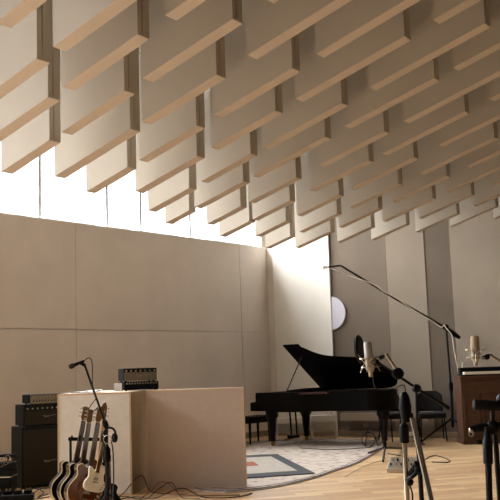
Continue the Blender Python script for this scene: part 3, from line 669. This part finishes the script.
cl = MB(); cl.tube([P(406, 480, YC), P(412, 477, YC-.05), P(420, 470, YC-.06)], .010, 8); cl.tube([P(409, 476, YC), P(417, 463, YC-.06)], .013, 8); cl.ball(P(410, 482, YC-.02), .018); cl.ball(P(418, 470, YC-.06), .018); cl.build('clamp', 'black', cs)
for k in range(3):
    a = .9 + k*2*PI/3; MB().tube([(fx.x, YC, .30), (fx.x+.34*math.cos(a), YC+.34*math.sin(a), .012)], .009, 8).build('leg', 'chrome', cs)
o = MB().tube(smoothpts([P(408, 481, YC), P(412, 492, YC), P(413, 505, YC), P(416, 540, YC)], 6), .004, 6).build('stand_cable', 'black_cable'); tag(o, 'black cable hanging down beside the chrome stand', 'cable')
# ---------------- tall studio boom
YT = onz(452, 440.5).y; bs = Vector((P(453.5, 438, YT).x, YT, 0))
ts = thing('microphone_stand', bs, 'very tall black studio boom stand by the back wall', 'microphone stand')
hd_ = P(446.5, 331.5, YT)
MB().tube([bs + Vector((0, 0, .25)), P(451, 385, YT)], .028, 10).build('lower_tube', 'black_metal', ts)
MB().tube([P(451.2, 390, YT), hd_], .02, 10).build('upper_tube', 'black_metal', ts)
MB().lathe(P(451.2, 391, YT), P(450.9, 382, YT), [(0, .03), (.2, .04), (.8, .04), (1, .03)], 12).build('clutch_collar', 'rubber', ts)
tipb = P(340.5, 265.5, YT); MB().tube([tipb, P(395, 298.5, YT), P(446.5, 328.5, YT)], [.018, .022, .024], 10).build('boom', 'black_metal', ts)
MB().lathe(P(443, 326.5, YT), P(460, 338, YT), [(0, .03), (.15, .045), (.7, .05), (1, .03)], 12).build('counterweight', 'black', ts)
MB().tube([tipb, P(327, 267.2, YT)], .018, 8).build('boom_tip', 'black_metal', ts)
MB().lathe(P(446, 329-2, YT) - Vector((0, .06, 0)), P(446, 329-2, YT) + Vector((0, .06, 0)), [(0, .04), (.3, .055), (.7, .055), (1, .04)], 14).build('swivel', 'black', ts)
for (x, y) in ((420.5, 444.5), (480, 444.5), (455, 430)):
    f_ = onz(x, y); l = MB().tube([bs+Vector((0, 0, P(453, 418, YT).z)), f_+Vector((0, 0, .04))], .018, 8).build('leg', 'black_metal', ts)
    MB().ball(f_+Vector((0, 0, .045)), .045, sc=(1, 1, 1)).build('caster', 'rubber', l)
tm = thing('pencil_microphone', P(325, 267, YT), 'small pale microphone at the tip of the tall boom', 'microphone')
MB().lathe(P(322, 266.8, YT), P(328.5, 267.3, YT), [(0, .02), (.1, .035), (.6, .035), (.7, .022), (1, .022)], 12).build('body', 'white_paint', tm)
pts = [(328.5, 267.5), (340, 272), (356, 278), (373, 284), (385, 292), (398, 299), (415, 311), (432, 321), (441, 327), (444, 325), (446, 328), (452, 336), (454, 350), (458, 370), (461, 395), (465, 415), (467.5, 435)]
o = MB().tube(smoothpts([P(x, y, YT-.09) for x, y in pts], 4), .011, 6).build('microphone_cable', 'white_cable'); tag(o, 'long white cable along the tall boom, hanging down to the floor', 'cable')
o = MB().tube(smoothpts([P(x, y, YT-.13) for x, y in ((462.5, 362), (461.5, 385), (465, 408), (468, 425), (465, 437.5))], 5), .010, 6).build('microphone_cable', 'white_cable'); tag(o, 'short white cable hanging down the left side of the brown cabinet', 'cable')
# ---------------- near right stand with black microphone
YR = 4.0
rs = thing('microphone_stand', (P(490, 480, YR).x, YR, 0), 'black stand with a crossbar in the lower right corner, under the black microphone', 'microphone stand')
MB().tube([P(492.3, 408, YR), P(493, 428, YR)], .010, 10).build('post', 'black_metal', rs)
MB().tube([P(470, 429.5, YR), P(480, 427.5, YR), P(515, 425, YR)], [.012, .019, .019], 10).build('crossbar', 'black', rs)
MB().ball(P(493, 427.5, YR), .033).build('clutch', 'black', rs)
MB().lathe(P(487, 427, YR-.02), P(489.5, 500, YR-.02), [(0, .012), (.16, .016), (.2, .021), (.5, .021), (.52, .014), (1, .014)], 10).build('tube', 'black_metal', rs)
MB().tube([P(489.5, 499, YR-.02), Vector((P(491, 500, YR).x, YR-.02, .0))], .012, 8).build('tube', 'black_metal', rs)
MB().tube([P(494.5, 427, YR+.03), P(500, 500, YR+.03), Vector((P(505, 500, YR).x, YR+.03, 0))], .012, 8).build('tube', 'black_metal', rs)
kn = MB(); kn.ring(P(471.3, 434, YR), (0, 1, 0), .010, .003, 16); kn.ball(P(471.5, 430, YR), .013); kn.build('wing_screw', 'nickel', rs)
mt = thing('dynamic_microphone', P(492, 405, YR), 'thick black side-address microphone at the lower right edge', 'microphone')
MB().lathe(P(473.3, 404.3, YR), P(487, 405.2, YR), [(0, .018), (.06, .0235), (.95, .0235), (1, .022)], 18).build('foam_windscreen', 'foam', mt)
MB().lathe(P(486.8, 405.2, YR), P(512, 406.6, YR), [(0, .021), (.05, .024), (.9, .024), (1, .018)], 18).build('body', 'black_metal', mt)
mk = MB().lathe(P(498, 396, YR), P(500.5, 398, YR), [(0, .012), (.5, .02), (1, .012)], 12).build('yoke_knob', 'black_metal', mt)
# clip beside the pale microphone
cl = thing('microphone_clip', P(488, 357, 5.6), 'black clip with a silver arm right of the pale microphone', 'microphone clip')
MB().ball(P(487, 357, 5.6), .018).build('swivel', 'black', cl); MB().tube([P(482, 358, 5.6), P(490, 355, 5.6)], .010, 8).build('clamp', 'black', cl); MB().tube([P(489, 354.5, 5.6), P(507, 366, 5.6)], .010, 10).build('arm', 'nickel', cl)
# silver box with knobs tilted on the floor
bc = onz(402, 472); t = thing('control_box', (bc.x, bc.y, 0), 'small silver metal box with knobs on the floor by the rug edge', 'metal box', math.radians(-24))
bw = 27*bc.y/F
MB().add([(-bw/2, -.10, 0), (bw/2, -.10, 0), (bw/2, .16, 0), (-bw/2, .16, 0), (-bw/2, -.10, .06), (bw/2, -.10, .06), (bw/2, .16, .19), (-bw/2, .16, .19)], [(3, 2, 1, 0), (4, 5, 6, 7), (0, 1, 5, 4), (1, 2, 6, 5), (2, 3, 7, 6), (3, 0, 4, 7)]).build('case', 'nickel', t, world=False, bevel=.006)
for i in range(5):
    for j in range(2):
        x = -bw*.38 + i*bw*.19; y = -.02+.1*j; z = .06+.13*(y+.10)/.26
        MB().lathe((x, y, z-.002), (x, y-.012, z+.026), [(0, .014), (.6, .013), (1, .010)], 10).build('knob', 'chrome' if (i+j) % 2 else 'black', t, world=False)
# small tripod at the piano tail
sb = onz(385, 459); t = thing('microphone_stand', (sb.x, sb.y, 0), 'low black tripod stand at the rug edge beside the piano tail leg', 'microphone stand')
for (x, y) in ((368.5, 454), (383, 462.5), (402, 449.5)):
    MB().tube([P(385, 447.5, sb.y), onz(x, y)+Vector((0, 0, .018))], .018, 8).build('leg', 'black_metal', t)
MB().tube([P(385, 449, sb.y), P(384.2, 441, sb.y)], .028, 10).build('hub', 'black', t)
MB().tube([P(384.5, 443, sb.y), P(383.8, 420, sb.y)], .012, 8).build('pole', 'black_metal', t)
# ---------------- left mic stand with boom, microphone, headphones
YL = 9.3
ls = thing('microphone_stand', (P(107.5, 480, YL).x, YL, 0), 'black boom microphone stand in front of the guitars', 'microphone stand')
MB().tube([P(84.5, 364.5, YL-.1), P(105.5, 424, YL)], .011, 10).build('boom', 'black_metal', ls)
MB().lathe(P(103.5, 419, YL), P(107, 428.5, YL), [(0, .014), (.3, .028), (.8, .028), (1, .018)], 12).build('clutch', 'black', ls)
pb = Vector((P(108, 480, YL).x, YL, 0))
MB().tube([P(106.5, 426, YL), pb+Vector((0, 0, .12))], .015, 10).build('tube', 'black_metal', ls)
MB().lathe(P(107, 446, YL), P(107.3, 462, YL), [(0, .016), (.2, .035), (.8, .035), (1, .018)], 12).build('clutch_collar', 'rubber', ls)
for k in range(3):
    a = -.4 + k*2*PI/3; MB().tube([pb+Vector((0, 0, .30)), pb+Vector((.36*math.cos(a), .30*math.sin(a), .012))], .010, 8).build('leg', 'black_metal', ls)
m0, m1_ = P(69, 367.3, YL-.15), P(84, 361, YL-.1)
t = thing('vocal_microphone', m0, 'black handheld-style microphone at the tip of the left boom', 'microphone')
MB().lathe(m0, m0.lerp(m1_, .33), [(0, .012), (.2, .024), (.6, .027), (.95, .024), (1, .02)], 16).build('head_grille', 'grille_cloth', t)
MB().lathe(m0.lerp(m1_, .32), m1_, [(0, .021), (.1, .019), (1, .012)], 14).build('body', 'black', t)
MB().tube([m0.lerp(m1_, .75), P(85, 365.5, YL-.1)], .018, 10).build('clip', 'black', t)
o = MB().tube(smoothpts([P(x, y, YL-.1) for x, y in ((84, 361), (88, 358), (91.5, 360), (92.5, 370), (92.3, 380), (93.5, 392), (96, 398), (91, 405), (89, 410), (94, 411), (99, 406.5), (103, 410), (105, 422))], 6), .005, 6).build('microphone_cable', 'black_cable'); tag(o, 'black cable winding down the left boom microphone stand', 'cable')
hp = P(109.5, 436, YL-.12); t = thing('headphones', hp, 'black headphones hung on the stand in front of the guitars', 'headphones')
MB().tube([hp + Vector((math.cos(a_)*.06, math.sin(a_)*.03, math.sin(a_)*.07+.01)) for a_ in [PI*i/12 for i in range(13)]], .011, 8).build('headband', 'black', t)
for sx in (-1, 1):
    c_ = hp + Vector((sx*.05, 0, -.02)); MB().lathe(c_ - Vector((sx*.02, .01, 0)), c_ + Vector((sx*.022, .01, 0)), [(0, .03), (.2, .046), (.8, .046), (1, .034)], 16).build('ear_cup', 'black', t)
rg = P(107.5, 439.5, YL-.2); MB().ring(rg, (.2, 1, .1), .042, .005, 24).build('cable_coil', 'nickel', t)
for j, x in enumerate((113, 105)):
    o = MB().tube(smoothpts([P(x-2, 440, YL-.16), P(x, 452, YL-.18), P(x+.6, 480, YL-.16), P(x-.5, 500, YL-.16), onz(x-1, 515)+Vector((0, 0, .01))], 5), .007, 6).build('headphone_cable' if j == 0 else 'microphone_cable', 'black_cable')
    tag(o, ('black cable hanging right of the stand before the guitars', 'black cable hanging left against the stand before the guitars')[j], 'cable')
# ---------------- guitars on a rack
def body_outline(kind):
    if kind == 'hollow':
        r_ = [(0, -.0), (.10, .008), (.17, .05), (.205, .12), (.20, .19), (.165, .245), (.135, .29), (.13, .33), (.145, .375), (.15, .41), (.12, .455), (.07, .475), (.03, .48)]
        l_ = [(-a, b_) for a, b_ in r_[1:]]; l_[8:] = [(-.145, .375), (-.14, .40), (-.10, .425), (-.05, .40), (-.03, .40)][:5]
        return r_ + l_[::-1]
    r_ = [(0, 0), (.09, .004), (.145, .03), (.162, .08), (.155, .14), (.125, .19), (.112, .23), (.12, .28), (.135, .33), (.12, .375), (.07, .395), (.032, .385)]
    l_ = [(-.032, .31), (-.055, .315), (-.09, .35), (-.125, .355), (-.128, .30), (-.115, .25), (-.118, .20), (-.15, .15), (-.162, .09), (-.148, .04), (-.10, .008)]
    return r_ + l_
def guitar(x, y, Y, lean, nrm, label, kind, top, side, sz=1.0, back=.13, head='head_gold', group=None, binding='cream_binding'):
    base = P(x, y, Y); up_ = Vector((lean, back, 1)).normalized(); nr = Vector(nrm); nr = (nr - up_*nr.dot(up_)).normalized()
    xa = up_.cross(-nr).normalized()   # local: x width, y up, z = face normal
    xa = up_.cross(nr)
    mw = Matrix(((xa.x, up_.x, nr.x, base.x), (xa.y, up_.y, nr.y, base.y), (xa.z, up_.z, nr.z, base.z), (0, 0, 0, 1))) @ Matrix.Scale(sz, 4)
    t = thing('electric_guitar', base, label, 'guitar', mw=mw)
    o2 = body_outline(kind); sm = smoothpts([(a, b_, 0) for a, b_ in o2 + [o2[0]]], 4)[:-1]; o2 = [(p.x, p.y) for p in sm]
    th = .075 if kind == 'hollow' else .042; I = Matrix.Identity(4)
    MB().prismM(o2, -th, -.001, I).build('body', side, t, world=False, bevel=.004)
    MB().prismM([(a*.965, .005+b_*.98) for a, b_ in o2], -.002, .006, I).build('top_plate', top, t, world=False, bevel=.003)
    if binding: MB().tube([(a*.985, b_*.99+.002, .0) for a, b_ in o2], .0055, 6, True).build('binding', binding, t, world=False)
    bt = .46 if kind == 'hollow' else .37
    MB().hexa([(-.028, bt-.10, .0), (.028, bt-.10, .0), (.028, bt-.10, .018), (-.028, bt-.10, .018)], [(-.022, .86, -.008), (.022, .86, -.008), (.022, .86, .010), (-.022, .86, .010)]).build('neck', 'maple' if kind != 'hollow' else 'rosewood', t, world=False)
    MB().hexa([(-.027, bt-.09, .018), (.027, bt-.09, .018), (.027, bt-.09, .024), (-.027, bt-.09, .024)], [(-.021, .85, .010), (.021, .85, .010), (.021, .85, .016), (-.021, .85, .016)]).build('fretboard', 'rosewood', t, world=False)
    hl_ = [(-.02, .865), (.02, .865), (.034, .89), (.03, .97), (.038, 1.0), (.0, 1.01), (-.038, 1.0), (-.03, .97), (-.034, .89)] if kind == 'hollow' else [(-.022, .855), (.022, .855), (.03, .9), (.028, 1.0), (.005, 1.045), (-.03, 1.03), (-.045, .99), (-.04, .91)]
    h = MB().prismM(hl_, -.012, .004, I).build('headstock', head, t, world=False, bevel=.002)
    for k in range(3):
        for sx in (-1, 1):
            MB().tube([(sx*.036, .90+k*.04, -.004), (sx*.062, .90+k*.04, -.006)], [.004, .009], 8).build('tuner', 'nickel', t, world=False)
    st_ = MB()
    for k in range(6): st_.tube([(-.022+k*.0088, .14, .022), (-.015+k*.006, .86, .018)], .0012, 4)
    st_.build('strings', 'string', t, world=False)
    MB().box((0, .14, .014), (.08, .018, .018)).build('bridge', 'nickel', t, world=False, bevel=.003)
    for yy in ((.20, .31) if kind == 'hollow' else (.19, .29)): MB().box((0, yy, .011), (.07, .036, .014)).build('pickup', 'black' if kind == 'hollow' else 'nickel', t, world=False, bevel=.003)
    if kind == 'hollow':
        MB().box((0, .05, .012), (.05, .07, .008)).build('tailpiece', 'nickel', t, world=False)
        for sx in (-1, 1): MB().tube(smoothpts([(sx*.10, .14, .0075), (sx*.085, .17, .0075), (sx*.095, .21, .0075), (sx*.08, .24, .0075)], 4), .004, 5).build('sound_hole', 'black', t, world=False)
    else:
        MB().prismM([(.04, .10), (.11, .12), (.12, .20), (.10, .30), (.09, .35), (.0, .36), (.0, .12)], .007, .009, I).build('pickguard', 'black' if top != 'tele_white' else 'ivory', t, world=False)
    for kx, ky in ((.12, .08), (.14, .12), (.10, .05)): MB().lathe((kx, ky, .006), (kx, ky, .02), [(0, .012), (1, .009)], 10).build('knob', 'nickel', t, world=False)
    return t
nv = (.80, -.60, .0)
guitar(67, 504, 9.95, .19, (.55, -.83, 0), 'dark hollow-body electric guitar with a blue reflection painted on its side, leftmost on the rack', 'hollow', 'dark_burst', 'black_blue_reflection', sz=1.04)
guitar(75, 505, 9.8, .16, (.65, -.76, 0), 'dark brown hollow-body guitar, second from the left on the rack', 'hollow', 'dark_burst', 'dark_burst', sz=1.0)
guitar(83, 507, 9.65, .17, (.6, -.8, 0), 'amber sunburst hollow-body guitar with cream edge, third on the rack', 'hollow', 'sunburst', 'dark_burst', sz=1.02)
guitar(95, 500, 9.95, .10, (.72, -.7, 0), 'black solid-body guitar between the sunburst and the white guitar', 'solid', 'black', 'black', binding=None)
guitar(93, 492, 9.5, .20, (.45, -.89, 0), 'white solid-body electric guitar with pale headstock, on the rack', 'solid', 'tele_white', 'tele_white', head='maple', binding=None, sz=.70)
guitar(110, 510, 9.55, -.02, (.2, -1, 0), 'small dark round-bodied instrument at the right end of the rack', 'hollow', 'black', 'black', sz=.55, binding=None)
rk = thing('guitar_rack', (P(88, 480, 10).x, 10.05, 0), 'black floor rack holding the row of guitars', 'guitar rack')
MB().tube([P(68.5, 439, 10.1), P(106, 439.5, 10.1)], .02, 10).build('top_bar', 'rubber', rk)
for x in (70.5, 104):
    MB().tube([P(x, 439, 10.12), Vector((P(x, 470, 10.12).x, 10.12, .03))], .014, 8).build('upright', 'black_metal', rk)
    MB().tube([Vector((P(x, 470, 10.3).x, 10.4, .02)), Vector((P(x, 470, 9.6).x, 9.6, .02))], .014, 8).build('foot_bar', 'black_metal', rk)
MB().tube([Vector((P(70, 500, 9.75).x, 9.75, .06)), Vector((P(106, 500, 9.75).x, 9.75, .06))], .018, 8).build('lower_bar', 'rubber', rk)
for i in range(5):
    x = 72+i*8; MB().tube(smoothpts([P(x, 439, 10.1), P(x-.5, 440, 9.95), P(x, 436, 9.9)], 4), .010, 8).build('divider', 'rubber', rk)
# white plug / tape on rack
# ---------------- things on the floor at left
fb = onz(3, 494)
t = thing('equipment_case', (P(3, 490, 11.6).x, 11.7, 0), 'low black case on the floor left of the speaker cabinet', 'case')
hcs = P(5, 470, 11.6).z
MB().box((-.1, 0, hcs/2), (.42, .3, hcs)).build('case_body', 'tolex', t, world=False, bevel=.012); MB().box((-.1, 0, hcs*.75), (.425, .305, .012)).build('lid_seam', 'nickel', t, world=False)
gx = P(10, 460, 11.6)
t = thing('audio_interface', (gx.x-.06, 11.7, hcs), 'small grey piece of gear with coiled leads on the low black case', 'audio gear')
MB().box((0, 0, .045), (.22, .18, .09), RZ(.2)).build('case', 'chair_fabric', t, world=False, bevel=.01)
for i in range(3): MB().ring((-.06+i*.05, -.10, .09+.02*i), (.3, 1, .2*i), .05, .005, 20).build('lead', 'silver_panel', t, world=False)
MB().box((.02, -.02, .17), (.2, .12, .035), RZ(-.2)).build('upper_shelf', 'rubber', t, world=False, bevel=.006)
MB().tube([(0, 0, .08), (.02, -.02, .16)], .012, 8).build('support', 'black_metal', t, world=False)
pp = onz(13, 500); t = thing('pedal_board', (pp.x, pp.y, 0), 'black pedal board with brass knobs at the lower left corner', 'pedal board', .15)
MB().box((0, 0, .035), (.5, .24, .07)).build('board', 'tolex', t, world=False, bevel=.01)
for i in range(4):
    p_ = MB().box((-.18+i*.12, 0, .092), (.09, .14, .045)).build('pedal', ('black', 'rubber')[i % 2], t, world=False, bevel=.005)
    for k in (-1, 1): MB().lathe((-.18+i*.12+k*.022, .03, .112), (-.18+i*.12+k*.022, .03, .135), [(0, .012), (1, .010)], 10).build('knob', 'gold', p_, world=False)
# ---------------- cables on the floor
def fcable(name, pts, r, mt, label, z=.012, k=6):
    q = [onz(x, y, 0) + Vector((0, 0, r + h)) for x, y, h in pts]
    tag(MB().tube(smoothpts(q, k), r, 6).build(name, mt), label, 'cable')
fcable('floor_cable', [(108, 499, 0), (122, 498.5, .04), (135, 493, .16), (143, 491, .18), (150, 495, .05), (163, 494, .0), (200, 496, 0), (240, 495.5, 0)], .006, 'black_cable', 'black cable arching up in front of the joint between the partitions')
fcable('floor_cable', [(140, 499, 0), (152, 495, .05), (160, 492.5, .12), (170, 493, .1), (180, 495.5, .02), (210, 496.5, 0), (228, 496, 0)], .006, 'orange_cable', 'brown cable looping along the foot of the tan panel')
fcable('floor_cable', [(118, 500, 0), (135, 497.5, 0), (155, 498.5, .0), (175, 495.5, .06), (186, 494.5, .06), (205, 498, 0), (236, 497.5, 0), (252, 494, 0)], .007, 'black_cable', 'thick black cable lying along the foot of both partitions')
fcable('floor_cable', [(112, 500, 0), (124, 499.4, .03), (145, 499.6, .0), (160, 497, .1), (172, 494, .13), (182, 498, 0), (200, 499.5, 0)], .006, 'black_cable', 'black cable in the lowest coil by the tan panel')
fcable('floor_cable', [(24, 494, 0), (34, 491, .03), (44, 493, 0), (38, 498, 0), (52, 496, .03), (58, 499, 0)], .007, 'black_cable', 'black cable coiled in front of the speaker cabinet')
fcable('floor_cable', [(20, 498, 0), (32, 496, .02), (40, 492, .03), (50, 491, .02), (57, 493, 0), (48, 497.5, 0), (30, 500, 0)], .006, 'black_cable', 'second black cable tangled beneath the speaker cabinet edge')
fcable('floor_cable', [(300, 449, .012), (322, 450.5, .012), (340, 450.5, .012), (358, 449.5, .012), (370, 448.5, .01), (378, 446, 0)], .008, 'black_cable', 'black cable running across the rug under the piano')
fcable('floor_cable', [(388, 454, 0), (402, 456.5, 0), (413, 459, 0), (424, 460, 0), (430, 457, 0), (438, 456.5, 0), (449, 460.5, 0), (447, 463, 0), (432, 462.5, 0)], .008, 'black_cable', 'black cable snaking on the bare wood right of the rug')
fcable('floor_cable', [(365, 447.5, 0), (368, 440, .15), (372, 438, .18), (375, 444, .05), (368, 448, 0), (362, 444, .05), (366, 441, .15), (374, 441, .12), (378, 447, 0)], .010, 'black_cable', 'coil of black cable on the floor left of the piano tail leg')
fcable('floor_cable', [(345, 478, .012), (355, 472, .013), (367, 466, .013), (380, 461, 0), (386, 459, 0)], .003, 'black_cable', 'thin black cable near the front edge of the pale rug')
tp = onz(421, 444.5); o = MB().box((tp.x, tp.y-.08, .02), (.10, .06, .03), RZ(.4)).build('tape_roll', 'blue_tape', bevel=.006); tag(o, 'small blue piece of tape at the left foot of the tall boom stand', 'tape')
# wall sockets
for x, y, lab in ((366, 425, 'small brown wall socket under the piano, near the tail leg'), (410, 434, 'pale wall socket left of the dark chair legs')):
    sp_ = online(x, y, CO+NB*.12, NB); t = thing('wall_socket', sp_, lab, 'socket', math.atan2(DB.y, DB.x))
    MB().box((0, -.012, 0), (.12, .02, .09)).build('plate', 'ivory' if x > 400 else 'wall_box', t, world=False, bevel=.004)
    for sx in (-1, 1): MB().lathe((sx*.03, -.02, 0), (sx*.03, -.026, 0), [(0, .016), (1, .014)], 10).build('outlet', 'grey_paper', t, world=False)
